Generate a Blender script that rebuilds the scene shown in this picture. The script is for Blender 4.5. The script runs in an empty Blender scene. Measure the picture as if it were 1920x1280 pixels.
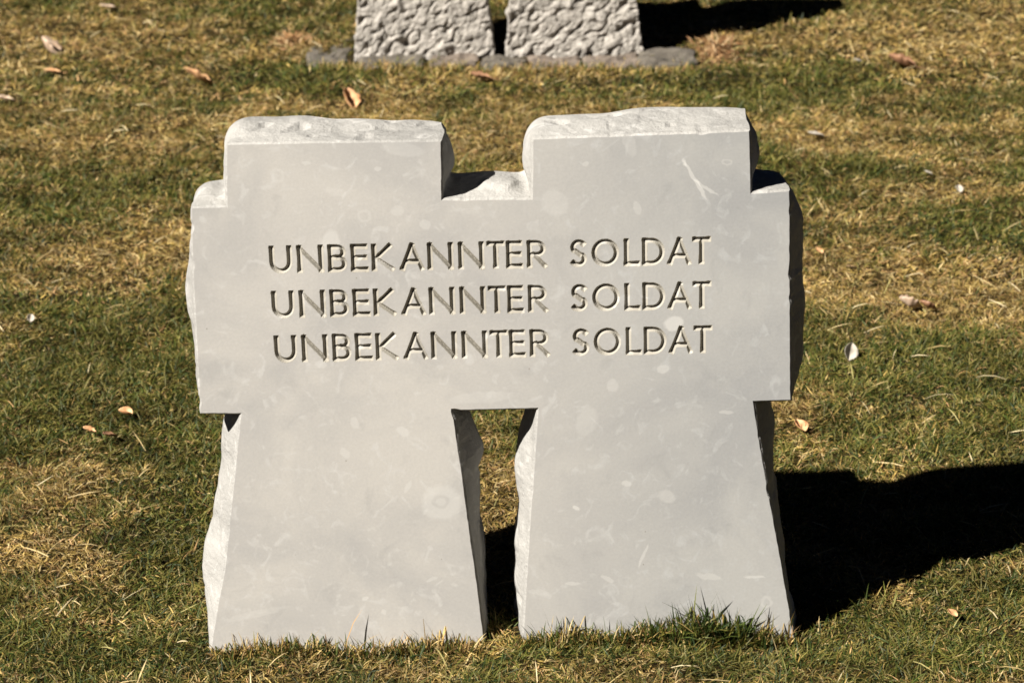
import bpy, bmesh, math, random
import numpy as np
from mathutils import Vector, Matrix, noise
R = math.radians
SC = bpy.context.scene
COL = SC.collection

# ---------------------------------------------------------------- camera
PITCH, ROLL, CAM_H, CAM_D, FPX = 19.5, -1.35, 1.70, 3.493, 5000.0
cam_d = bpy.data.cameras.new('camera'); cam = bpy.data.objects.new('camera', cam_d); COL.objects.link(cam)
CAM_ROT = Matrix.Rotation(R(90 - PITCH), 3, 'X') @ Matrix.Rotation(R(ROLL), 3, 'Z')
cam.location = (0, -CAM_D, CAM_H); cam.rotation_euler = CAM_ROT.to_euler()
cam_d.sensor_width = 36; cam_d.lens = FPX / 1920 * 36
cam_d.clip_start = 0.1; cam_d.clip_end = 2000
cam_d.dof.use_dof = True; cam_d.dof.focus_distance = CAM_D / math.cos(R(PITCH)) ; cam_d.dof.aperture_fstop = 10
SC.camera = cam
SC.cycles.filter_width = 1.6
# ---------------------------------------------------------------- sky and sun
SUN_EL, SUN_AZ = 42.0, 37.8     # azimuth: the angle on the ground between the shadows and the stone's face
w = bpy.data.worlds.new('World'); SC.world = w; w.use_nodes = True
nt = w.node_tree; bg = nt.nodes['Background']; sky = nt.nodes.new('ShaderNodeTexSky')
sky.sky_type = 'NISHITA'; sky.sun_disc = False; sky.sun_elevation = R(SUN_EL); sky.sun_rotation = R(180 + 90 - SUN_AZ)
sky.altitude = 6000; sky.air_density = .08; sky.dust_density = 0; sky.ozone_density = 1.0
nt.links.new(sky.outputs[0], bg.inputs[0]); bg.inputs[1].default_value = 0.05
sl = bpy.data.lights.new('sun', 'SUN'); sl.energy = 5.0; sl.angle = R(0.5); sl.color = (1.0, 0.95, 0.88)
sun = bpy.data.objects.new('sun', sl); COL.objects.link(sun); sun.location = (-3, -3, 5)
light_dir = Vector((math.cos(R(SUN_AZ)) * math.cos(R(SUN_EL)), math.sin(R(SUN_AZ)) * math.cos(R(SUN_EL)), -math.sin(R(SUN_EL))))
sun.rotation_euler = light_dir.to_track_quat('-Z', 'Y').to_euler()
SC.view_settings.view_transform = 'Standard'; SC.view_settings.look = 'None'; SC.view_settings.gamma = 1.0
SC.view_settings.exposure = 1.25

# ---------------------------------------------------------------- helpers
def ray(px, py):
    return CAM_ROT @ Vector(((px - 960) / FPX, -(py - 640) / FPX, -1.0))
def on_face(px, py, Y=0.0):                 # point on an upright plane at depth Y -> (x, z)
    d = ray(px, py); t = (Y + CAM_D) / d.y
    return (d.x * t, CAM_H + d.z * t)
def on_ground(px, py, z=0.0):               # point on the ground -> (x, y)
    d = ray(px, py); t = (z - CAM_H) / d.z
    return (d.x * t, -CAM_D + d.y * t)
def link(o, parent=None):
    COL.objects.link(o)
    if parent: o.parent = parent
    return o
def obj(name, me, mat=None, parent=None):
    if mat: me.materials.append(mat)
    return link(bpy.data.objects.new(name, me), parent)
def empty(name, loc):
    o = bpy.data.objects.new(name, None); o.empty_display_size = 0.05; o.location = loc
    return link(o)
def tag(o, label=None, cat=None, group=None, kind=None):
    for k, v in (('label', label), ('category', cat), ('group', group), ('kind', kind)):
        if v: o[k] = v
    return o
def np_mesh(name, V, F, smooth=False):
    """V (n,3) and F (m,k) arrays"""
    me = bpy.data.meshes.new(name)
    V = np.asarray(V, dtype=np.float32); F = np.asarray(F, dtype=np.int32)
    m, k = F.shape
    me.vertices.add(len(V)); me.vertices.foreach_set('co', V.ravel())
    me.loops.add(m * k); me.loops.foreach_set('vertex_index', F.ravel())
    me.polygons.add(m)
    me.polygons.foreach_set('loop_start', np.arange(0, m * k, k, dtype=np.int32))
    me.polygons.foreach_set('loop_total', np.full(m, k, dtype=np.int32))
    me.polygons.foreach_set('use_smooth', np.full(m, smooth, dtype=bool))
    me.update(calc_edges=True)
    return me
rng = np.random.default_rng(7)
_tab = np.random.default_rng(3).random((256, 256))
def vnoise(x, y, f):                        # smooth value noise, 0..1, lattice turned differently for every scale
    ca, sa = math.cos(f * 1.7 + .5), math.sin(f * 1.7 + .5)
    x, y = (x * ca - y * sa) * f + 71.3, (x * sa + y * ca) * f + 33.7
    xi = np.floor(x).astype(int); yi = np.floor(y).astype(int)
    u = x - xi; v = y - yi; u = u * u * (3 - 2 * u); v = v * v * (3 - 2 * v)
    g = lambda a, b: _tab[a % 256, b % 256]
    return (g(xi, yi) * (1 - u) + g(xi + 1, yi) * u) * (1 - v) + (g(xi, yi + 1) * (1 - u) + g(xi + 1, yi + 1) * u) * v
def ground_h(x, y):
    x = np.asarray(x, dtype=float); y = np.asarray(y, dtype=float)
    near = np.exp(-((x / 6) ** 2 + ((y - 2) / 8) ** 2))
    h = (vnoise(x, y, 1.3) - .5) * .018 + (vnoise(x, y, 4.1) - .5) * .014 + (vnoise(x, y, 11.0) - .5) * .014 + (vnoise(x, y, 21.0) - .5) * .007
    return h * near

# ---------------------------------------------------------------- materials
def mat(name):
    m = bpy.data.materials.new(name); m.use_nodes = True
    return m, m.node_tree.nodes, m.node_tree.links, m.node_tree.nodes['Principled BSDF']
def N(nodes, t, **kw):
    n = nodes.new(t)
    for k, v in kw.items(): setattr(n, k, v)
    return n
def ramp(nodes, stops):
    r = nodes.new('ShaderNodeValToRGB'); cr = r.color_ramp
    while len(cr.elements) < len(stops): cr.elements.new(0.5)
    for e, (p, c) in zip(cr.elements, stops): e.position = p; e.color = (*c, 1)
    return r
def noise_tex(nodes, links, vec, scale, detail=6, rough=.55, dist=0):
    n = nodes.new('ShaderNodeTexNoise'); n.inputs['Scale'].default_value = scale
    n.inputs['Detail'].default_value = detail; n.inputs['Roughness'].default_value = rough
    n.inputs['Distortion'].default_value = dist
    links.new(vec, n.inputs['Vector']); return n
def mix(nodes, links, fac, a, b, mode='MIX'):
    m = nodes.new('ShaderNodeMix'); m.data_type = 'RGBA'; m.blend_type = mode
    for sock, v in ((m.inputs[0], fac), (m.inputs[6], a), (m.inputs[7], b)):
        if isinstance(v, (int, float)): sock.default_value = v
        elif isinstance(v, tuple): sock.default_value = (*v, 1)
        else: links.new(v, sock)
    return m.outputs[2]
def math_n(nodes, links, op, a, b=None, c=None, clamp=False):
    m = nodes.new('ShaderNodeMath'); m.operation = op; m.use_clamp = clamp
    for i, v in enumerate((a, b, c)):
        if v is None: continue
        if isinstance(v, (int, float)): m.inputs[i].default_value = v
        else: links.new(v, m.inputs[i])
    return m.outputs[0]

MARKS = [  # pale fossil spots, rings and scratches of the slab: px, py, rx, ry, degrees, strength, ring
    (828, 942, 40, 37, 0, .55, 0), (826, 940, 16, 14, 0, -.35, 1), (620, 455, 17, 26, 10, .7, 0),
    (1264, 606, 19, 15, -20, .95, 0), (755, 808, 13, 10, 20, .6, 0), (1243, 692, 12, 9, -10, .6, 0),
    (683, 405, 13, 12, 0, .35, 1), (602, 682, 12, 9, 0, .5, 0), (1437, 1128, 12, 13, 0, .4, 1),
    (1303, 338, 4, 44, -30, .85, 0), (1322, 352, 3, 30, -55, .7, 0), (1283, 305, 4, 10, -15, .7, 0),
    (1206, 1042, 3, 28, 20, .6, 0), (1415, 1081, 22, 3, 5, .7, 0), (575, 307, 10, 4, 8, .5, 0),
    (708, 316, 7, 5, 0, .6, 0), (1080, 951, 8, 4, 30, .9, 0), (1174, 906, 10, 7, 0, .6, 0),
    (798, 421, 11, 9, 0, .5, 0), (685, 1121, 7, 5, 0, .7, 0), (720, 1147, 6, 5, 0, .6, 0),
    (765, 912, 4, 14, 25, .5, 0), (1362, 773, 14, 4, 0, .5, 0), (1098, 307, 6, 5, 0, .5, 0),
    (1195, 390, 7, 14, -15, .4, 0), (1040, 380, 28, 24, 40, .35, 0), (665, 792, 8, 12, -10, .5, 0),
    (1148, 722, 12, 14, 0, .4, 0), (1075, 1094, 16, 4, 0, .55, 0), (1140, 1085, 16, 5, 35, .5, 0),
    (646, 848, 9, 12, -30, .45, 0), (745, 395, 14, 10, 0, .4, 0), (1363, 304, 9, 6, 0, .4, 1),
    (755, 280, 40, 14, 10, .35, 0), (480, 1150, 60, 8, -12, .3, 0), (1250, 930, 18, 14, 30, .4, 0),
    (790, 560, 20, 4, 0, .35, 0), (1330, 1080, 26, 7, 10, .45, 0), (900, 745, 60, 12, -3, .3, 0),
    (1100, 790, 20, 30, 20, .3, 0), (1010, 1110, 24, 6, 10, .3, 0), (810, 1085, 12, 4, -20, .5, 0),
    (520, 330, 12, 14, 0, .3, 1), (630, 360, 20, 8, 20, .3, 0), (1180, 270, 12, 26, -20, .3, 0),
]
def limestone(name, marks=False, base=(.41, .392, .360), dark=(.335, .325, .308), bump=.25, rough_scale=1.0):
    m, n, l, p = mat(name)
    tc = n.new('ShaderNodeTexCoord'); v = tc.outputs['Object']
    big = noise_tex(n, l, v, 5.0, 5, .6, .6)
    r1 = ramp(n, [(.36, dark), (.62, base)]); l.new(big.outputs[0], r1.inputs[0]); c = r1.outputs[0]
    mid = noise_tex(n, l, v, 34.0, 4, .55, 1.4)
    r2 = ramp(n, [(.56, (0, 0, 0)), (.70, (1, 1, 1))]); l.new(mid.outputs[0], r2.inputs[0])
    f2 = math_n(n, l, 'MULTIPLY', r2.outputs[0], .55); c = mix(n, l, f2, c, (.46, .45, .425))
    mid2 = noise_tex(n, l, v, 21.0, 5, .6, .8)
    r4 = ramp(n, [(.58, (0, 0, 0)), (.72, (1, 1, 1))]); l.new(mid2.outputs[0], r4.inputs[0])
    c = mix(n, l, math_n(n, l, 'MULTIPLY', r4.outputs[0], .35), c, (.285, .277, .262))
    fine = noise_tex(n, l, v, 260.0, 3, .6)
    r3 = ramp(n, [(.3, (.95, .95, .95)), (.7, (1.03, 1.03, 1.03))]); l.new(fine.outputs[0], r3.inputs[0])
    c = mix(n, l, 1.0, c, r3.outputs[0], 'MULTIPLY')
    # tiny dark pits
    vo = N(n, 'ShaderNodeTexVoronoi'); vo.inputs['Scale'].default_value = 38; l.new(v, vo.inputs['Vector'])
    pit = math_n(n, l, 'LESS_THAN', vo.outputs['Distance'], .045)
    sel = math_n(n, l, 'GREATER_THAN', N(n, 'ShaderNodeSeparateColor').outputs[0], .5)
    sc = n[-1] if False else None
    sep = N(n, 'ShaderNodeSeparateColor'); l.new(vo.outputs['Color'], sep.inputs[0])
    sel = math_n(n, l, 'GREATER_THAN', sep.outputs[0], .86)
    c = mix(n, l, math_n(n, l, 'MULTIPLY', math_n(n, l, 'MULTIPLY', pit, sel), .6), c, (.2, .18, .15))
    if marks:
        wob = noise_tex(n, l, v, 60.0, 3, .6)
        wv = N(n, 'ShaderNodeVectorMath', operation='SUBTRACT'); l.new(wob.outputs[1], wv.inputs[0]); wv.inputs[1].default_value = (.5, .5, .5)
        ws = N(n, 'ShaderNodeVectorMath', operation='SCALE'); l.new(wv.outputs[0], ws.inputs[0]); ws.inputs[3].default_value = .009
        wa = N(n, 'ShaderNodeVectorMath', operation='ADD'); l.new(v, wa.inputs[0]); l.new(ws.outputs[0], wa.inputs[1])
        tot = None
        for (px, py, rx, ry, a, s, ring) in MARKS:
            x, z = on_face(px, py); k = 1 / 1349.0
            mp = N(n, 'ShaderNodeMapping', vector_type='TEXTURE')
            mp.inputs['Location'].default_value = (x, 0, z); mp.inputs['Rotation'].default_value = (0, R(a), 0)
            mp.inputs['Scale'].default_value = (rx * k, 1, ry * k)
            l.new(wa.outputs[0], mp.inputs['Vector'])
            sx = N(n, 'ShaderNodeVectorMath', operation='MULTIPLY'); l.new(mp.outputs[0], sx.inputs[0]); sx.inputs[1].default_value = (1, 0, 1)
            ln = N(n, 'ShaderNodeVectorMath', operation='LENGTH'); l.new(sx.outputs[0], ln.inputs[0])
            mr = N(n, 'ShaderNodeMapRange', interpolation_type='SMOOTHSTEP')
            if ring:
                dd = math_n(n, l, 'ABSOLUTE', math_n(n, l, 'SUBTRACT', ln.outputs['Value'], .8)); l.new(dd, mr.inputs[0])
                mr.inputs[1].default_value = .08; mr.inputs[2].default_value = .35
            else:
                l.new(ln.outputs['Value'], mr.inputs[0]); mr.inputs[1].default_value = .78; mr.inputs[2].default_value = 1.12
            mr.inputs[3].default_value = s; mr.inputs[4].default_value = 0
            tot = mr.outputs[0] if tot is None else math_n(n, l, 'ADD', tot, mr.outputs[0])
        pos = math_n(n, l, 'MULTIPLY', tot, .62, clamp=True)
        neg = math_n(n, l, 'MULTIPLY', tot, -.6, clamp=True)
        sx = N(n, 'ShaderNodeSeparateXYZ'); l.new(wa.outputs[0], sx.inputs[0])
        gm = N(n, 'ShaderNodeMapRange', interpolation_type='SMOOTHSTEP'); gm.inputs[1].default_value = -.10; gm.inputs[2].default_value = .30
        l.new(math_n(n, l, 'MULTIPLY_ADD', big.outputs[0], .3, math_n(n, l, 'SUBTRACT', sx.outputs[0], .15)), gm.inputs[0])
        c = mix(n, l, math_n(n, l, 'MULTIPLY', gm.outputs[0], .8), c, mix(n, l, 1.0, c, (.78, .81, .84), 'MULTIPLY'))  # light falloff painted into the stone colour: darker and greyer to the right
        c = mix(n, l, pos, c, (.51, .50, .47)); c = mix(n, l, neg, c, (.30, .29, .27))
    l.new(c, p.inputs['Base Color']); p.inputs['Roughness'].default_value = .85
    p.inputs['Specular IOR Level'].default_value = .25
    b1 = noise_tex(n, l, v, 180.0 * rough_scale, 5, .65); b2 = noise_tex(n, l, v, 45.0 * rough_scale, 6, .6)
    hsum = math_n(n, l, 'MULTIPLY_ADD', b2.outputs[0], 1.5, b1.outputs[0])
    bp = N(n, 'ShaderNodeBump'); bp.inputs['Strength'].default_value = bump; bp.inputs['Distance'].default_value = .003
    l.new(hsum, bp.inputs['Height']); l.new(bp.outputs[0], p.inputs['Normal'])
    return m
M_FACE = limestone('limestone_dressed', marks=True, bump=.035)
M_SIDE = limestone('limestone_rough', base=(.335, .325, .302), dark=(.255, .248, .232), bump=.5, rough_scale=.9)
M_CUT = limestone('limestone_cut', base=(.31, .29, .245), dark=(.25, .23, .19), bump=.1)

def rough_granite():
    m, n, l, p = mat('weathered_rough_stone')
    v = n.new('ShaderNodeTexCoord').outputs['Object']
    a = noise_tex(n, l, v, 30, 7, .65, .8); r = ramp(n, [(.30, (.20, .18, .155)), (.42, (.30, .278, .245)), (.6, (.39, .36, .32))])
    l.new(a.outputs[0], r.inputs[0])
    b = noise_tex(n, l, v, 90, 4, .7); r2 = ramp(n, [(.35, (.55, .54, .52)), (.55, (1, 1, 1))]); l.new(b.outputs[0], r2.inputs[0])
    c = mix(n, l, .7, r.outputs[0], r2.outputs[0], 'MULTIPLY')
    l.new(c, p.inputs['Base Color']); p.inputs['Roughness'].default_value = .9; p.inputs['Specular IOR Level'].default_value = .2
    h = noise_tex(n, l, v, 70, 8, .7)
    bp = N(n, 'ShaderNodeBump'); bp.inputs['Strength'].default_value = .8; bp.inputs['Distance'].default_value = .006
    l.new(h.outputs[0], bp.inputs['Height']); l.new(bp.outputs[0], p.inputs['Normal'])
    return m
M_ROUGH = rough_granite()
def footing_stone(name, c0, c1):
    m, n, l, p = mat(name)
    v = n.new('ShaderNodeTexCoord').outputs['Object']
    a = noise_tex(n, l, v, 25, 7, .7, .4); r = ramp(n, [(.3, c0), (.7, c1)]); l.new(a.outputs[0], r.inputs[0])
    l.new(r.outputs[0], p.inputs['Base Color']); p.inputs['Roughness'].default_value = .92
    h = noise_tex(n, l, v, 60, 6, .7); bp = N(n, 'ShaderNodeBump'); bp.inputs['Strength'].default_value = .7; bp.inputs['Distance'].default_value = .006
    l.new(h.outputs[0], bp.inputs['Height']); l.new(bp.outputs[0], p.inputs['Normal'])
    return m
M_FOOT = [footing_stone('footing_grey', (.055, .046, .036), (.13, .113, .088)), footing_stone('footing_brown', (.085, .066, .050), (.20, .16, .125))]

def soil():
    m, n, l, p = mat('thatch_and_soil')
    v = n.new('ShaderNodeTexCoord').outputs['Object']
    a = noise_tex(n, l, v, 3.0, 8, .65); r = ramp(n, [(.3, (.014, .015, .006)), (.5, (.035, .028, .011)), (.7, (.07, .05, .02))])
    l.new(a.outputs[0], r.inputs[0])
    b = noise_tex(n, l, v, 140, 4, .7); r2 = ramp(n, [(.4, (.4, .4, .4)), (.65, (1.3, 1.2, 1.0))]); l.new(b.outputs[0], r2.inputs[0])
    l.new(mix(n, l, 1.0, r.outputs[0], r2.outputs[0], 'MULTIPLY'), p.inputs['Base Color'])
    p.inputs['Roughness'].default_value = 1.0; p.inputs['Specular IOR Level'].default_value = .1
    bp = N(n, 'ShaderNodeBump'); bp.inputs['Strength'].default_value = .8; bp.inputs['Distance'].default_value = .01
    l.new(b.outputs[0], bp.inputs['Height']); l.new(bp.outputs[0], p.inputs['Normal'])
    return m
M_SOIL = soil()
def grass_mat():
    m, n, l, p = mat('grass_blades')
    at = N(n, 'ShaderNodeAttribute', attribute_name='blade_tint')
    l.new(at.outputs['Color'], p.inputs['Base Color']); p.inputs['Roughness'].default_value = .55
    p.inputs['Specular IOR Level'].default_value = .2
    tr = N(n, 'ShaderNodeBsdfTranslucent'); l.new(at.outputs['Color'], tr.inputs[0])
    ms = N(n, 'ShaderNodeMixShader'); ms.inputs[0].default_value = .22
    l.new(p.outputs[0], ms.inputs[1]); l.new(tr.outputs[0], ms.inputs[2])
    l.new(ms.outputs[0], n['Material Output'].inputs[0])
    return m
M_GRASS = grass_mat()
def leaf_mat(name, c0, c1):
    m, n, l, p = mat(name)
    v = n.new('ShaderNodeTexCoord').outputs['Object']
    a = noise_tex(n, l, v, 60, 5, .6); r = ramp(n, [(.35, c0), (.65, c1)]); l.new(a.outputs[0], r.inputs[0])
    l.new(r.outputs[0], p.inputs['Base Color']); p.inputs['Roughness'].default_value = .6
    return m
M_LEAF = {'pale': leaf_mat('dry_leaf_pale', (.34, .23, .15), (.50, .38, .28)), 'orange': leaf_mat('dry_leaf_orange', (.38, .17, .07), (.62, .38, .19)),
          'brown': leaf_mat('dry_leaf_brown', (.15, .07, .035), (.32, .17, .09)), 'white': leaf_mat('bleached_leaf', (.28, .25, .20), (.46, .41, .34))}

# ---------------------------------------------------------------- ground
def ground():
    xs = np.concatenate([[-400, -120, -40, -15, -8], np.arange(-4, 4.01, .02), [8, 15, 40, 120, 400]])
    ys = np.concatenate([[-400, -120, -40, -15, -8], np.arange(-3, 7.01, .02), [14, 25, 50, 130, 400]])
    X, Y = np.meshgrid(xs, ys); Z = ground_h(X, Y)
    V = np.stack([X, Y, Z], -1).reshape(-1, 3); nx, ny = len(xs), len(ys)
    i = np.arange(nx - 1)[None, :] + nx * np.arange(ny - 1)[:, None]
    F = np.stack([i, i + 1, i + nx + 1, i + nx], -1).reshape(-1, 4)
    tag(obj('ground', np_mesh('ground', V, F, True), M_SOIL), kind='structure')
ground()

# ---------------------------------------------------------------- lettering (monoline capitals, each cut as a V groove)
def arc(cx, cy, rx, ry, a0, a1, n=14):
    return [(cx + rx * math.cos(R(a0 + (a1 - a0) * i / n)), cy + ry * math.sin(R(a0 + (a1 - a0) * i / n))) for i in range(n + 1)]
LET = {  # unit box: x 0..1 by letter width, y 0 (baseline) .. 1 (cap line)
    'U': [[(0, 1)] + arc(.5, .40, .5, .40, 180, 360) + [(1, 1)]],
    'N': [[(0, 0), (0, 1)], [(0, 1), (1, 0)], [(1, 0), (1, 1)]],
    'B': [[(0, 0), (0, 1)], [(0, 1), (.5, 1)] + arc(.5, .77, .42, .23, 90, -90, 9)[1:] + [(0, .54)], [(.5, .54)] + arc(.5, .27, .5, .27, 90, -90, 9)[1:] + [(0, 0)]],
    'E': [[(0, 0), (0, 1)], [(0, 1), (.95, 1)], [(0, .52), (.9, .52)], [(0, 0), (1, 0)]],
    'K': [[(0, 0), (0, 1)], [(.88, 1), (.12, .47)], [(.12, .47), (1, 0)]],
    'A': [[(0, 0), (.5, 1)], [(.5, 1), (1, 0)], [(.2, .30), (.8, .30)]],
    'T': [[(0, 1), (1, 1)], [(.5, 1), (.5, 0)]],
    'R': [[(0, 0), (0, 1)], [(0, 1), (.45, 1)] + arc(.45, .74, .47, .26, 90, -90, 9)[1:] + [(.08, .48)], [(.30, .48), (1, 0)]],
    'S': [arc(.55, .755, .45, .245, 38, 212, 10) + [(.30, .60), (.72, .42)] + arc(.50, .25, .48, .245, 42, -140, 12)],
    'O': [arc(.5, .5, .5, .5, 90, 450, 28)],
    'L': [[(0, 1), (0, 0)], [(0, 0), (1, 0)]],
    'D': [[(0, 0), (0, 1)], [(0, 1), (.38, 1)] + arc(.38, .5, .62, .5, 90, -90, 14)[1:] + [(0, 0)]],
}
# letter, left and right edge in the photograph's first line (504..1329)
SPACING = [('U', 506, 541), ('N', 558, 600), ('B', 616, 644), ('E', 659, 685), ('K', 698, 733), ('A', 751, 789), ('N', 803, 844), ('N', 861, 902),
           ('T', 914, 941), ('E', 951, 975), ('R', 990, 1020), ('S', 1069, 1095), ('O', 1111, 1155), ('L', 1172, 1195), ('D', 1206, 1241), ('A', 1254, 1291), ('T', 1300, 1328)]
LINES = [((504, 461.5), (1329, 444), (513, 511)), ((508.5, 546), (1329.5, 527.5), (518, 595)), ((513.5, 629), (1331.5, 610.5), (522, 678))]
GW, GSLOPE = .0069, 1.45         # groove width, depth per half width
def groove_field(X, Z, line, word):
    (ax, ay), (bx, by), (cx, cy) = line
    o = np.array(on_face(ax, ay)); e = np.array(on_face(bx, by)); b = np.array(on_face(cx, cy))
    ex = (e - o); wid = np.linalg.norm(ex); ex /= wid; ez = np.array([-ex[1], ex[0]])
    cap = abs((b - o) @ ez)
    H = np.zeros_like(X)
    for li, (ch, x0, x1) in enumerate(SPACING[:11] if word == 0 else SPACING[11:]):
        lx0 = (x0 - 504) / 825 * wid + GW * .25; lw = (x1 - x0) / 825 * wid - GW * .2
        for si, st in enumerate(LET[ch]):
            gw = GW * (.8 if (ch, si) in (('N', 1), ('K', 2), ('R', 2), ('A', 1)) else 1)
            P = [o + ex * (lx0 + p[0] * lw) + ez * (-GW * .45 - (1 - p[1]) * (cap - GW * .75)) for p in st]
            closed = ch == 'O'
            for k in range(len(P) - 1):
                p, q = P[k], P[k + 1]; L = np.linalg.norm(q - p); d = (q - p) / L
                t0 = (k == 0) and not closed; t1 = (k == len(P) - 2) and not closed
                mn = np.minimum(p, q) - .008; mx = np.maximum(p, q) + .008
                ii = np.where((X[0] > mn[0]) & (X[0] < mx[0]))[0]; jj = np.where((Z[:, 0] > mn[1]) & (Z[:, 0] < mx[1]))[0]
                if not len(ii) or not len(jj): continue
                sl_ = (slice(jj[0], jj[-1] + 1), slice(ii[0], ii[-1] + 1))
                rx = X[sl_] - p[0]; rz = Z[sl_] - p[1]
                a = rx * d[0] + rz * d[1]; bb = np.abs(-rx * d[1] + rz * d[0])
                wloc = np.full_like(a, gw / 2)
                if t0: wloc += .0007 * np.exp(-np.abs(a) / .003)
                if t1: wloc += .0007 * np.exp(-np.abs(L - a) / .004)
                h = wloc - bb
                h = np.where(a < 0, (np.minimum(h, (a + GW / 2) * 1.2) if t0 else wloc - np.hypot(a, bb)), h)
                h = np.where(a > L, (np.minimum(h, (L + GW / 2 - a) * 1.2) if t1 else wloc - np.hypot(a - L, bb)), h)
                if t0: h = np.where(a >= 0, np.minimum(h, (a + GW / 2) * 1.2), h)
                if t1: h = np.where(a <= L, np.minimum(h, (L + GW / 2 - a) * 1.2), h)
                H[sl_] = np.maximum(H[sl_], h)
    return np.maximum(H, 0) * GSLOPE

# ---------------------------------------------------------------- the headstone
def resample(poly, amps, step):
    """closed polygon -> points, outward normals, amplitude per point; corners kept"""
    P, A = [], []
    n = len(poly)
    for i in range(n):
        a = np.array(poly[i]); b = np.array(poly[(i + 1) % n]); L = np.linalg.norm(b - a); k = max(1, int(round(L / step)))
        for j in range(k):
            P.append(a + (b - a) * j / k); A.append(amps[i] + (amps[(i + 1) % n] - amps[i]) * j / k)
    P = np.array(P); A = np.array(A, float)
    return P, A
def circ_smooth(P, k):
    out = np.zeros_like(P); wsum = 0
    for s in range(-k, k + 1):
        wgt = 1 + math.cos(math.pi * s / (k + 1)); out += np.roll(P, s, axis=0) * wgt; wsum += wgt
    return out / wsum
def outline_normals(P):
    T = np.roll(P, -1, 0) - np.roll(P, 1, 0); T /= np.linalg.norm(T, axis=1)[:, None]
    return np.stack([-T[:, 1], T[:, 0]], 1)      # polygon runs clockwise (left, up, right, down): left-hand normal is outward
DEPTH = .118
# px outline of the dressed face, clockwise from the foot of the left leg; last value = how far that side bulges (m)
FACE = [(394, 1250, .008), (400, 1192, .010), (412, 1120, .024), (423, 1067, .034), (432, 975, .026), (439, 911, .024), (445, 850, .028), (453, 774, .014), (377, 774, .002), (370, 640, .010), (366, 560, .017),
        (362, 470, .009), (360, 391, .005), (427, 389, .002), (426, 330, .010), (426, 272, .004), (600, 269, .002), (826, 266, .000), (826, 280, .012), (827, 320, .018), (827, 376, -.004), (862, 376, .005), (930, 375, .010), (970, 375, .006), (999, 375, -.002), (1000, 320, .016), (1000, 262, .004),
        (1200, 255, .002), (1404, 247, .000), (1405, 268, .012), (1406, 310, .016), (1407, 364, .002), (1440, 362, .002), (1479, 359, .000), (1480, 410, .020), (1480, 520, .026), (1481, 690, .026), (1481, 725, .012), (1482, 749, .000),
        (1411, 751, .024), (1425, 840, .026), (1440, 925, .012), (1464, 1055, .008),
        (1489, 1200, .006), (1497, 1250, .0), (979, 1250, .006), (982, 1200, .008), (990, 1060, .018), (995, 975, .016), (1000, 911, .020), (1006, 830, .016), (1010, 764, .002),
        (848, 768, .018), (856, 830, .024), (864, 880, .028), (876, 970, .014), (893, 1090, .008), (908, 1212, .004), (913, 1250, .0)]
SHARP = [(826, 266), (1404, 247), (1479, 359), (1482, 749)]     # back corners that are not rounded off
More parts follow.
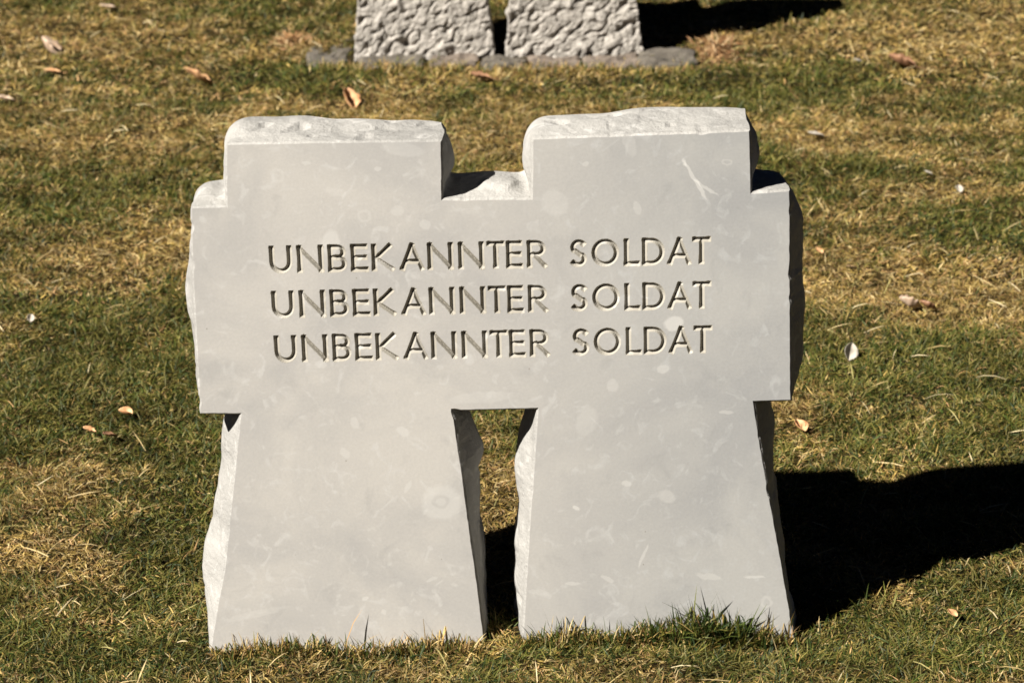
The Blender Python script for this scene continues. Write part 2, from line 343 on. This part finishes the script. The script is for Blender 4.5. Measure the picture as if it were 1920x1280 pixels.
def headstone():
    root = empty('headstone', (0, 0, 0))
    tag(root, 'pale smooth double-cross headstone carved with three lines of names, in front on the lawn', 'headstone', 'double-cross headstones')
    root['label'] = 'pale smooth double-cross headstone with three carved lines of capitals, nearest on the lawn'
    poly = [on_face(a, b) for a, b, c in FACE]; amps = [c for a, b, c in FACE]
    P, A = resample(poly, amps, .004)
    n = len(P)
    N0 = outline_normals(circ_smooth(P, 3))
    for k in range(n):                        # tiny chips and waviness along the arris
        v = Vector((P[k][0] * 40, 0, P[k][1] * 40))
        P[k] = P[k] + N0[k] * (noise.noise(v * 2.2) * .0005 - max(0, noise.noise(v + Vector((3, 9, 1))) - .38) * .008)
    Nn = outline_normals(circ_smooth(P, 3)); Ns = outline_normals(circ_smooth(P, 9)); As = circ_smooth(A[:, None], 6)[:, 0]
    S2 = circ_smooth(P, 8)
    for q in SHARP:
        dd = np.linalg.norm(P - np.array(on_face(*q)), axis=1); f = np.clip(.1 + .9 * dd / .05, 0, 1)[:, None]
        S2 = P * (1 - f) + S2 * f
    depths = [0, .0015, .0030, .0055, .009] + list(np.linspace(.014, DEPTH, 26))
    rings = []
    for di, d in enumerate(depths):
        t = d / DEPTH
        if di == 0: Q = P.copy(); off = np.zeros(n)
        else:
            prof = (math.sin(min(t / .55, 1) * math.pi / 2) ** 1.35) * (1 - .35 * max(0, (t - .55) / .45) ** 2)
            k = min(1, t * 1.6); Q = P * (1 - k) + S2 * k
            off = As * prof + min(d, .0030) * .85
        edge = min(1, d / .03)
        row = []
        for i in range(n):
            nn = Nn[i] if t < .08 else Ns[i]
            o = off[i]
            x, z = Q[i]
            v = Vector((x * 1.0, d * .8, z))
            if di >= 2:
                a = noise.fractal(v * 18 + Vector((3, 1, 9)), 1.2, 2.1, 4) * .0034
                c = noise.noise(v * 14 + Vector((11, 5, 2))) * .009 * min(1, t * 1.4)
                vc = noise.voronoi(v * 20 + Vector((4, 4, 4)))
                cell = (noise.noise(vc[1][0] * 3.7) * .0045) * min(1, (vc[0][1] - vc[0][0]) * 5) - max(0, noise.noise(v * 34 + Vector((2, 2, 8))) - .42) * .016
                o += (a + c + cell) * edge
            else:
                o += noise.noise(v * 70) * .0009 if di == 1 else 0
            row.append((x + nn[0] * o, d + (noise.noise(v * 15) * .006 * edge if 0 < t < 1 else 0), z + nn[1] * o))
        rings.append(row)
    for back, soft in ((-1, 7), (-2, 4), (-3, 2)):
        rings[back] = [tuple(r) for r in circ_smooth(np.array(rings[back]), soft)]
    V = np.array(rings).reshape(-1, 3); m = len(depths)
    i = np.arange(n)[None, :]; j = np.arange(m - 1)[:, None]
    i2 = (i + 1) % n
    F = np.stack([j * n + i, j * n + i2, (j + 1) * n + i2, (j + 1) * n + i], -1).reshape(-1, 4)
    me = np_mesh('rough_sides', V, F, False)
    # back face
    bm = bmesh.new(); bm.from_mesh(me); bm.verts.ensure_lookup_table()
    last = [bm.verts[(m - 1) * n + k] for k in range(n)]
    be = [bm.edges.get((last[k], last[(k + 1) % n])) for k in range(n)]
    bmesh.ops.triangle_fill(bm, use_beauty=True, edges=be, normal=(0, 1, 0))
    bmesh.ops.recalc_face_normals(bm, faces=bm.faces[:])
    bm.to_mesh(me); bm.free()
    obj('rough_sides', me, M_SIDE, root)
    # dressed face with the carved panel
    res = .0008
    zt = max(on_face(*l[0])[1] for l in LINES); zt = max(zt, max(on_face(*l[1])[1] for l in LINES)) + .012
    zb = on_face(*LINES[2][2])[1] - .014
    x0 = on_face(*LINES[0][0])[0] - .012; x1 = on_face(*LINES[2][1])[0] + .014
    nx = int((x1 - x0) / res); nz = int((zt - zb) / res)
    xs = np.linspace(x0, x1, nx); zs = np.linspace(zb, zt, nz); X, Z = np.meshgrid(xs, zs)
    Hs = [groove_field(X, Z, l, wd) for l in LINES for wd in (0, 1)]
    H = np.maximum.reduce(Hs)
    V = np.stack([X, H, Z], -1).reshape(-1, 3)
    q = np.arange(nx - 1)[None, :] + nx * np.arange(nz - 1)[:, None]
    F = np.stack([q, q + 1, q + nx + 1, q + nx], -1).reshape(-1, 4)
    def cut(hh, name, mt):
        hf = hh.ravel()[F].max(1) > 1e-7
        sub = F[hf]; used = np.unique(sub); rm = np.zeros(len(V), int); rm[used] = np.arange(len(used))
        o = obj(name, np_mesh(name, V[used], rm[sub], False), mt, root); return o
    for k, hh in enumerate(Hs):
        o = cut(hh, 'carved_word', M_CUT)
    flat = F[H.ravel()[F].max(1) <= 1e-7]
    used = np.unique(flat)
    # border of the panel goes into the same mesh as the rest of the face
    ring = [k for k in range(nx)] + [nx * r + nx - 1 for r in range(1, nz)] + [nx * (nz - 1) + k for k in range(nx - 2, -1, -1)] + [nx * r for r in range(nz - 2, 0, -1)]
    bm = bmesh.new()
    ov = [bm.verts.new((p[0], 0, p[1])) for p in P]; iv = [bm.verts.new(tuple(V[k])) for k in ring]
    ed = [bm.edges.new((ov[k], ov[(k + 1) % n])) for k in range(n)] + [bm.edges.new((iv[k], iv[(k + 1) % len(iv)])) for k in range(len(iv))]
    bmesh.ops.triangle_fill(bm, use_beauty=True, edges=ed, normal=(0, -1, 0))
    bm.verts.index_update()
    V2 = np.array([v.co[:] for v in bm.verts]); F2 = np.array([[v.index for v in f.verts] for f in bm.faces]); bm.free()
    rm = np.zeros(len(V), int); rm[used] = np.arange(len(used)) + len(V2)
    tri = np.concatenate([flat[:, [0, 1, 2]], flat[:, [0, 2, 3]]]); tri = rm[tri]
    me = np_mesh('front_face', np.concatenate([V2, V[used]]), np.concatenate([F2, tri]), False)
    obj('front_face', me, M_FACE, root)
    return poly
headstone()

# ---------------------------------------------------------------- the headstone behind
BX, BY = on_ground(936, 110)
def back_headstone():
    root = empty('headstone', (BX, BY, 0))
    tag(root, 'grey rough-hewn double-cross headstone on footing stones, cut off by the top edge', 'headstone', 'double-cross headstones')
    o = [(-.397, -.06), (-.395, 0), (-.365, .33), (-.335, .36), (-.40, .36), (-.40, .62), (-.345, .62), (-.345, .765), (-.07, .765), (-.07, .63), (.07, .63), (.07, .765),
         (.345, .765), (.345, .62), (.40, .62), (.40, .36), (.35, .36), (.394, 0), (.396, -.06), (.015, -.06), (.017, 0), (.052, .36), (-.046, .36), (-.011, 0), (-.009, -.06)]
    bm = bmesh.new(); T = .15
    f = [bm.verts.new((x, 0, z)) for x, z in o]; b = [bm.verts.new((x, T, z)) for x, z in o]; n = len(o)
    for k in range(n): bm.faces.new((f[k], f[(k + 1) % n], b[(k + 1) % n], b[k]))
    for rg in (f, b):
        bmesh.ops.triangle_fill(bm, use_beauty=True, edges=[bm.edges.get((rg[k], rg[(k + 1) % n])) for k in range(n)])
    bmesh.ops.recalc_face_normals(bm, faces=bm.faces[:])
    me0 = bpy.data.meshes.new('tmp'); bm.to_mesh(me0); bm.free()
    t = bpy.data.objects.new('tmp', me0); COL.objects.link(t)
    md = t.modifiers.new('r', 'REMESH'); md.mode = 'VOXEL'; md.voxel_size = .0045
    dg = bpy.context.evaluated_depsgraph_get(); me = bpy.data.meshes.new_from_object(t.evaluated_get(dg))
    bpy.data.objects.remove(t); me.name = 'rough_stone_body'
    k = len(me.vertices); co = np.zeros(k * 3, np.float32); no = np.zeros(k * 3, np.float32)
    me.vertices.foreach_get('co', co); me.vertices.foreach_get('normal', no); co = co.reshape(-1, 3); no = no.reshape(-1, 3)
    dsp = np.zeros(k)
    for i in range(k):
        x, y, z = co[i]
        q = Vector((x, y, z)); q = q + noise.noise_vector(q * 30) * .012
        v = Vector(((q.x - .9 * q.z) * 34, q.y * 30, (q.z + .5 * q.x) * 24))    # pick scars run slantwise
        big = noise.fractal(q * 13 + Vector((5, 5, 5)), 1.0, 2.0, 3) * .004
        
        m = .5 + .5 * noise.noise(q * 11)
        pit = max(0, noise.noise(v * 1.35) - .16) * .030 * (.6 + 1.4 * m) + max(0, noise.noise(q * 80) - .2) * .016 - max(0, noise.noise(q * 24 + Vector((9, 1, 4))) - .22) * .03
        chip = noise.voronoi(q * 60)
        dsp[i] = big - pit + noise.noise(chip[1][0] * 5.1) * .0038 + noise.fractal(q * 95, .9, 2.0, 3) * .0024
    front = np.clip(1 - co[:, 1] / .03, .45, 1)
    co += no * (dsp * front * .72)[:, None]
    me.vertices.foreach_set('co', co.ravel()); me.update()
    obj('stone_body', me, M_ROUGH, root)
back_headstone()

# ---------------------------------------------------------------- footing stones under the stone behind
def footing(x0, y0, x1, y1, h, m, label, seed):
    """irregular flat stone whose visible face spans the given stretch of the photograph"""
    ax, ay = on_ground(x0, y1); bx, by = on_ground(x1, y0)
    cx, cy = (on_ground((x0 + x1) / 2, (y0 + y1) / 2)); hw = (bx - ax) / 2 ; hd = (by - ay) / 2
    rnd = random.Random(seed)
    bm = bmesh.new(); bmesh.ops.create_cube(bm, size=2)
    bmesh.ops.subdivide_edges(bm, edges=bm.edges[:], cuts=9, use_grid_fill=True)
    off = Vector((seed * 3.1, seed * 1.7, 0))
    for v in bm.verts:
        c = v.co.copy()
        r = (abs(c.x) ** 14 + abs(c.y) ** 8 + abs(c.z) ** 8) ** (1 / 9)
        c = c / r
        p = Vector((c.x * hw * .97, c.y * hd, c.z * .035 - .046 + h))
        nn = noise.fractal(p * 22 + off, 1, 2, 4)
        p += Vector((c.x, c.y, c.z * .6)).normalized() * nn * .016
        v.co = p
    for f in bm.faces: f.smooth = False
    me = bpy.data.meshes.new('footing_stone'); bm.to_mesh(me); bm.free()
    o = obj('footing_stone', me, M_FOOT[m]); o.location = (cx, cy, 0); o.rotation_euler[2] = R(rnd.uniform(-3, 3))
    tag(o, label, 'stone', 'footing stones under the rough headstone')
footing(572, 78, 664, 128, .022, 0, 'dark grey footing stone jutting out left of the rough headstone', 1)
footing(668, 98, 798, 134, .026, 0, 'grey-brown footing stone under the left half of the left leg of the rough headstone', 2)
footing(803, 101, 898, 130, .024, 1, 'brownish footing stone under the right half of the left leg of the rough headstone', 3)
footing(903, 111, 988, 131, .022, 0, 'small grey footing stone below the gap between the legs of the rough headstone', 4)
footing(993, 108, 1090, 131, .020, 1, 'tan footing stone under the left half of the right leg of the rough headstone', 5)
footing(1094, 106, 1196, 131, .022, 1, 'long tan-grey footing stone under the right half of the right leg of the rough headstone', 6)
footing(1200, 96, 1304, 128, .024, 0, 'grey footing stone jutting out right of the rough headstone', 7)

# ---------------------------------------------------------------- lawn
PATCH = [ # px, py, rx, ry, amount (+ dry straw, - green)
    (1850, 430, 150, 38, -1.1), (1800, 680, 240, 80, -.8), (1520, 175, 150, 45, -.8), (230, 590, 110, 80, -.9), (60, 780, 130, 110, -.7), (330, 740, 110, 120, -.7),
    (340, 960, 80, 170, -.7), (130, 1220, 260, 60, -.6), (230, 1060, 80, 80, -.7), (1000, 1265, 260, 30, -.8), (640, 130, 120, 25, -.8), (1890, 800, 90, 90, -.7),
    (1780, 1200, 220, 80, -.6), (1650, 340, 90, 20, -.6), (1880, 325, 60, 18, -.7), (90, 370, 110, 30, -.6), (270, 330, 120, 22, -.4), (100, 12, 90, 14, -.8), (540, 160, 120, 40, -.5),
    (1180, 165, 220, 25, -.5), (40, 560, 80, 40, -.6), (1560, 830, 120, 50, -.4), (500, 1240, 120, 30, -.6), (1560, 1250, 120, 30, -.5),
    (1750, 540, 260, 48, .95), (1850, 375, 130, 25, .8), (80, 1045, 120, 32, 1.3), (230, 475, 200, 52, .8), (100, 280, 180, 40, .5), (60, 60, 130, 26, .7), (150, 230, 160, 30, .3),
    (1680, 85, 240, 30, .9), (1480, 245, 120, 26, .8), (1342, 95, 48, 16, 1.3), (1500, 790, 70, 45, .8), (900, 272, 140, 22, .9), (1400, 1235, 150, 30, .7), (820, 1232, 110, 16, .7),
    (270, 1165, 90, 26, .9), (600, 205, 150, 16, .8), (470, 110, 90, 14, .9), (940, 900, 60, 90, .8), (1700, 250, 120, 16, .6), (60, 1180, 110, 22, .4), (555, 85, 30, 12, .9), (1000, 136, 300, 8, .7), (1720, 1110, 60, 22, .9),
    (1850, 30, 120, 25, .5), (1600, 30, 60, 12, .5), (300, 60, 120, 25, .3)]
_pc = [(on_ground(a, b), abs(on_ground(a + c, b)[0] - on_ground(a - c, b)[0]) / 2, abs(on_ground(a, b - d)[1] - on_ground(a, b + d)[1]) / 2, e) for a, b, c, d, e in PATCH]
def dryness(x, y):
    wx = x + (vnoise(x, y, 6) - .5) * .14; wy = y + (vnoise(x + 9, y, 6) - .5) * .22
    d = .44 + (vnoise(x, y * .7, 2.2) - .5) * .55 + (vnoise(x + 5, y * .6, 6.5) - .5) * .65 + (vnoise(x, y + 8, 17) - .5) * .75 + (vnoise(x + 4, y, 41) - .5) * .45
    for (c, rx, ry, e) in _pc:
        q = ((wx - c[0]) / rx) ** 2 + ((wy - c[1]) / ry) ** 2
        d += e * 1.0 * np.exp(-np.clip(q, 0, 30) * .9)
    return np.clip(d, 0, 1)
def in_stones(x, y, pad=.004):
    m = np.zeros(len(x), bool)
    for a, b, in ((on_face(400, 1200)[0] - .012, on_face(908, 1200)[0] + .008), (on_face(982, 1200)[0] - .012, on_face(1489, 1200)[0] + .01)):
        m |= (x > a) & (x < b) & (y > -pad) & (y < DEPTH + pad)
    m |= (np.abs(x - BX) < .41) & (y > BY - pad) & (y < BY + .16)
    f0 = on_ground(572, 132); f1 = on_ground(1306, 132)
    m |= (x > f0[0]) & (x < f1[0]) & (y > f0[1] + .03) & (y < BY + .05)
    return m
GREENS = np.array([(.040, .062, .010), (.060, .082, .013), (.105, .110, .020), (.16, .14, .028), (.026, .048, .010), (.21, .185, .052)])
DRYS = np.array([(.42, .29, .085), (.50, .36, .13), (.27, .18, .045), (.55, .42, .20), (.16, .095, .028), (.43, .26, .11)])
def blades(x, y, L, el, az, wd, colr, bend):
    """vectorised grass blades, three sections each"""
    n = len(x); z = ground_h(x, y) - .001
    cols = np.zeros((n, 7, 3)); V = np.zeros((n, 7, 3))
    dx, dy = np.cos(az), np.sin(az)
    tw = rng.uniform(-.9, .9, n); sxx = -np.sin(az + tw * .0) ; syy = np.cos(az)
    p = np.stack([x, y, z], 1); e = el.copy()
    side = np.stack([sxx * np.cos(tw), syy * np.cos(tw), np.sin(tw)], 1)
    for k, (ws, ls) in enumerate(((.8, 0), (1.0, .36), (.75, .34), (0, .30))):
        if ls:
            p = p + np.stack([dx * np.cos(e), dy * np.cos(e), np.sin(e)], 1) * (L * ls)[:, None]; e = e - bend
            p[:, 2] = np.maximum(p[:, 2], z + .004)
        if k < 3:
            V[:, 2 * k] = p - side * (wd * ws / 2)[:, None]; V[:, 2 * k + 1] = p + side * (wd * ws / 2)[:, None]
        else: V[:, 6] = p
    for k in range(7): cols[:, k] = colr * (1.0 if k > 1 else .9)
    b = np.arange(n)[:, None] * 7
    F = np.concatenate([b + np.array([[0, 1, 3, 2]]), b + np.array([[2, 3, 5, 4]]), b + np.array([[4, 5, 6, 6]])])
    return V.reshape(-1, 3), F, cols.reshape(-1, 3)
def build_grass(name, parts, label):
    V = np.concatenate([p[0] for p in parts]); C = np.concatenate([p[2] for p in parts])
    off = np.cumsum([0] + [len(p[0]) for p in parts[:-1]])
    F = np.concatenate([p[1] + o for p, o in zip(parts, off)])
    tri = F[:, 2] == F[:, 3]
    quads, tris = F[~tri], F[tri][:, :3]
    me = bpy.data.meshes.new(name)
    me.vertices.add(len(V)); me.vertices.foreach_set('co', V.astype(np.float32).ravel())
    li = np.concatenate([quads.ravel(), tris.ravel()]).astype(np.int32)
    me.loops.add(len(li)); me.loops.foreach_set('vertex_index', li)
    nq, nt_ = len(quads), len(tris)
    me.polygons.add(nq + nt_)
    me.polygons.foreach_set('loop_start', np.concatenate([np.arange(nq) * 4, nq * 4 + np.arange(nt_) * 3]).astype(np.int32))
    me.polygons.foreach_set('loop_total', np.concatenate([np.full(nq, 4), np.full(nt_, 3)]).astype(np.int32))
    me.update(calc_edges=True)
    at = me.color_attributes.new('blade_tint', 'FLOAT_COLOR', 'POINT')
    at.data.foreach_set('color', np.concatenate([C, np.ones((len(C), 1))], 1).astype(np.float32).ravel())
    tag(obj(name, me, M_GRASS), label, 'grass', kind='stuff')
def lawn():
    parts = []
    def region(x0, x1, y0, y1, dens, Ls, wd):
        n = int((x1 - x0) * (y1 - y0) * dens)
        x = rng.uniform(x0, x1, n); y = rng.uniform(y0, y1, n); k = ~in_stones(x, y); x, y = x[k], y[k]; n = len(x)
        d = dryness(x, y)
        # every spot leans its blades a common way
        flow = vnoise(x, y, 3.0) * 12 + rng.normal(0, 1.9, n)
        dry = rng.random(n) < np.clip(d * 1.05 + .08, .13, .95)
        g = rng.integers(0, 6, n); h = rng.integers(0, 6, n)
        col = np.where(dry[:, None], DRYS[h], GREENS[g])
        col = col * (rng.uniform(.5, 1.25, n) * (.42 + .46 * vnoise(x + 2, y + 2, 9) + .46 * vnoise(x + 7, y, 26)))[:, None]
        # olive half-dead blades in between
        ol = rng.random(n) < .25; col[ol] = col[ol] * .55 + np.array([.16, .125, .03]) * .45
        clump = .35 + .7 * vnoise(x, y + 3, 15.0) + .7 * vnoise(x + 3, y, 31.0)
        L = clump * np.clip(rng.normal(Ls, Ls * .3, n), .012, .08) * np.where(dry, .85, 1.0)
        el = np.where(dry, rng.uniform(0, R(50), n), rng.uniform(R(5), R(62), n))
        bend = rng.uniform(0, R(24), n)
        parts.append(blades(x, y, L, el, flow, rng.uniform(.6, 1.4, n) * wd * 1.15, col, bend))
    region(-1.6, 1.7, -.75, .25, 84000, .0185, .0013)
    region(-1.7, 1.8, .25, 1.6, 66000, .019, .0014)
    region(-2.0, 2.1, 1.6, 3.2, 40000, .021, .0018)
    region(-2.5, 2.6, 3.2, 6.0, 19000, .024, .0025)
    region(-4.0, 4.0, 6.0, 8.5, 3000, .035, .006)
    region(-4.0, -2.0, -.75, 6.0, 4000, .03, .005); region(2.1, 4.0, -.75, 6.0, 4000, .03, .005)
    # sparse long bleached strands lying over the turf
    n = 5200; x = rng.uniform(-1.9, 2.0, n); y = rng.uniform(-.7, 4.2, n); k = ~in_stones(x, y, .05); x, y = x[k], y[k]
    k = rng.random(len(x)) < .25 + .75 * dryness(x, y); x, y = x[k], y[k]; n = len(x)
    col = np.array([(.55, .43, .22), (.48, .36, .16), (.60, .50, .30), (.38, .33, .13)])[rng.integers(0, 4, n)] * rng.uniform(.7, 1.15, n)[:, None]
    pl = blades(x, y, rng.uniform(.03, .062, n), rng.uniform(R(4), R(30), n), rng.uniform(0, 2 * math.pi, n), rng.uniform(.0013, .0024, n), col, rng.uniform(0, R(16), n))
    pl[0][:, 2] += .008; parts.append(pl)
    build_grass('lawn_grass', parts, 'short patchy lawn of green and straw-dry grass blades')
lawn()
def foot_tufts():
    parts = []
    def tuft(px0, px1, n, Lm, ys, green, wd=.0022):
        x0 = on_face(px0, 1200)[0]; x1 = on_face(px1, 1200)[0]
        x = rng.uniform(x0, x1, n); y = rng.uniform(ys[0], ys[1], n)
        gm = rng.random(n) < green
        col = np.where(gm[:, None], GREENS[rng.integers(0, 5, n)], DRYS[rng.integers(0, 6, n)]) * rng.uniform(.6, 1.1, n)[:, None]
        u = (x - x0) / (x1 - x0); hump = .55 + .45 * np.sin(u * math.pi)
        L = np.clip(rng.normal(Lm, Lm * .3, n), .01, .12) * hump
        parts.append(blades(x, y, L, rng.uniform(R(40), R(88), n), rng.uniform(0, 2 * math.pi, n), rng.uniform(.6, 1.2, n) * wd, col, rng.uniform(0, R(22), n)))
    tuft(396, 910, 1100, .026, (-.035, -.004), .55); tuft(965, 1500, 1300, .028, (-.035, -.004), .6)
    tuft(1205, 1455, 420, .052, (-.04, -.005), .92, .0028); tuft(1240, 1420, 160, .062, (-.03, -.005), .95, .003)
    tuft(1150, 1260, 120, .04, (-.03, -.004), .8); tuft(985, 1110, 140, .036, (-.03, -.004), .7)
    tuft(690, 900, 120, .040, (-.03, -.004), .3); tuft(400, 500, 60, .036, (-.03, -.004), .3); tuft(1400, 1500, 60, .045, (-.03, -.004), .3)
    tuft(640, 665, 3, .07, (-.02, -.01), 0)
    build_grass('foot_grass', parts, 'longer untrimmed grass tufts growing against the foot of the smooth headstone')
foot_tufts()
def dry_clump(px, py, rx, ry, n, label):
    cx, cy = on_ground(px, py); a = rng.normal(0, 1, n) * rx; b = rng.normal(0, 1, n) * ry
    col = np.array([(.40, .22, .10), (.50, .31, .15), (.30, .15, .065), (.55, .40, .22), (.17, .09, .04)])[rng.integers(0, 5, n)] * rng.uniform(.6, 1.1, n)[:, None]
    p = blades(cx + a, cy + b, rng.uniform(.02, .05, n), rng.uniform(R(5), R(60), n), rng.uniform(0, 2 * math.pi, n), rng.uniform(.0025, .005, n), col, rng.uniform(0, R(30), n))
    p[0][:, 2] += .012 * np.repeat(np.exp(-(a / rx) ** 2 - (b / ry) ** 2), 7)
    build_grass('dry_grass_clump', [p], label)
dry_clump(1345, 96, .030, .06, 420, 'rusty dry grass heap at the right end of the footing stones')
dry_clump(548, 84, .022, .05, 220, 'small brown dead grass patch at the left end of the footing stones')
x0_, y0_ = on_ground(600, 133); x1_, y1_ = on_ground(1300, 130); n_ = 2600
u_ = rng.random(n_); build_grass('footing_grass', [blades(x0_ + (x1_ - x0_) * u_, (y0_ + (y1_ - y0_) * u_) - rng.uniform(-.03, .05, n_), rng.uniform(.012, .034, n_), rng.uniform(R(25), R(85), n_),
    rng.uniform(0, 2 * math.pi, n_), rng.uniform(.002, .0035, n_), np.where(rng.random(n_)[:, None] < .6, DRYS[rng.integers(0, 6, n_)], GREENS[rng.integers(0, 6, n_)]) * .9, rng.uniform(0, R(20), n_))],
    'grass and straw growing over the front edge of the footing stones')

# ---------------------------------------------------------------- fallen leaves
def leaf(px, py, size, tint, curl, yaw, tilt, label, lobes=True, name='dry_leaf'):
    x, y = on_ground(px, py, .02); nu, nv = 9, 13
    V, F = [], []
    for j in range(nv):
        v = j / (nv - 1)
        wdt = math.sin(math.pi * min(1, v * .97 + .015)) ** .75
        if lobes: wdt *= .72 + .28 * abs(math.cos(v * math.pi * 3.5))
        for i in range(nu):
            u = i / (nu - 1) * 2 - 1
            X = u * wdt * .42; Y = v - .5 + (.10 * abs(u) if lobes else 0)
            Zc = curl * (u * u) * .45 * wdt + curl * (v - .5) ** 2 * .7 + .05 * noise.noise(Vector((u * 2.1, v * 5, px * .1)))
            V.append((X * size, Y * size, Zc * size))
    for j in range(nv - 1):
        for i in range(nu - 1):
            a = j * nu + i; F.append((a, a + 1, a + nu + 1, a + nu))
    me = bpy.data.meshes.new(name); me.from_pydata(V, [], F); me.update()
    for p in me.polygons: p.use_smooth = True
    o = obj(name, me, M_LEAF[tint]); o.location = (x, y, float(ground_h(x, y)) + .016); o.rotation_euler = (R(tilt), R(tilt * .4), R(yaw))
    md = o.modifiers.new('thickness', 'SOLIDIFY'); md.thickness = .0006
    tag(o, label, 'leaf', 'dry leaves fallen on the lawn')
    # its stalk
    sv = Vector((0, -.5 * size, 0)); bm = bmesh.new()
    r = bmesh.ops.create_cone(bm, segments=6, radius1=.0008, radius2=.0005, depth=size * .35, cap_ends=True)
    bmesh.ops.rotate(bm, verts=bm.verts, cent=(0, 0, 0), matrix=Matrix.Rotation(R(80), 3, 'X'))
    z0 = curl * .25 * .7 * size
    bmesh.ops.translate(bm, verts=bm.verts, vec=(0, -.64 * size, z0)); ms = bpy.data.meshes.new('stalk'); bm.to_mesh(ms); bm.free()
    if size > .03: obj('stalk', ms, M_LEAF['brown'], o)
leaf(93, 90, .075, 'pale', .8, 70, 40, 'pale curled leaf near the upper left corner of the lawn')
leaf(100, 132, .045, 'orange', .4, 95, 10, 'flat tan leaf just below the pale curled leaf at upper left')
leaf(374, 151, .085, 'orange', .5, 94, 30, 'bright orange-cream leaf above the left head of the smooth headstone')
leaf(655, 186, .065, 'orange', .7, 35, 40, 'upturned orange leaf between the two headstones, left of centre')
leaf(1593, 656, .034, 'white', .5, 15, 62, 'whitish leaf standing up and casting a shadow, right of the smooth headstone', lobes=False)
leaf(1706, 569, .045, 'pale', 1.0, 100, 25, 'pinkish curled leaf on the straw patch right of the smooth headstone')
leaf(1692, 122, .075, 'brown', .8, 75, 18, 'broad brown leaf in the upper right, far from the stones')
leaf(1741, 570, .035, 'brown', .8, 100, 25, 'small brown curled leaf beside the pinkish one on the straw patch')
leaf(205, 12, .05, 'pale', .3, 95, 10, 'flat pale leaf at the top edge, upper left')
leaf(10, 184, .05, 'pale', .4, 90, 12, 'pale leaf cut by the left edge of the picture')
leaf(234, 765, .026, 'orange', .9, 75, 12, 'thin curled tan leaf left of the arm of the smooth headstone', lobes=False)
leaf(168, 796, .024, 'orange', .6, 80, 18, 'little orange leaf on green grass, left one of a close pair')
leaf(207, 808, .026, 'brown', .6, 120, 18, 'little rust-brown leaf on green grass, right one of a close pair')
leaf(1500, 794, .03, 'orange', .6, 30, 25, 'small pinkish leaf just right of the leg of the smooth headstone', lobes=False)
leaf(904, 146, .06, 'brown', .5, 80, 12, 'dark brown leaf in front of the footing stones of the rough headstone')
leaf(1530, 245, .04, 'white', .4, 90, 14, 'short whitish leaf to the upper right of the smooth headstone', lobes=False)
leaf(57, 592, .018, 'white', .5, 10, 40, 'tiny white scrap of leaf near the left edge', lobes=False)
leaf(1798, 350, .022, 'white', .5, 10, 30, 'tiny white scrap of leaf above the dark green strip at right', lobes=False)
leaf(1740, 321, .018, 'white', .5, 70, 20, 'tiny roundish white scrap of leaf up and left of the other one at right', lobes=False)
leaf(1608, 116, .024, 'white', .5, 80, 20, 'tiny white scrap of leaf left of the broad brown leaf', lobes=False)
leaf(1786, 1137, .018, 'orange', .4, 40, 20, 'tiny tan round leaf below the black shadow in the lower right', lobes=False)
leaf(1536, 462, .020, 'orange', .5, 40, 20, 'tiny orange leaf close to the right arm of the smooth headstone', lobes=False)
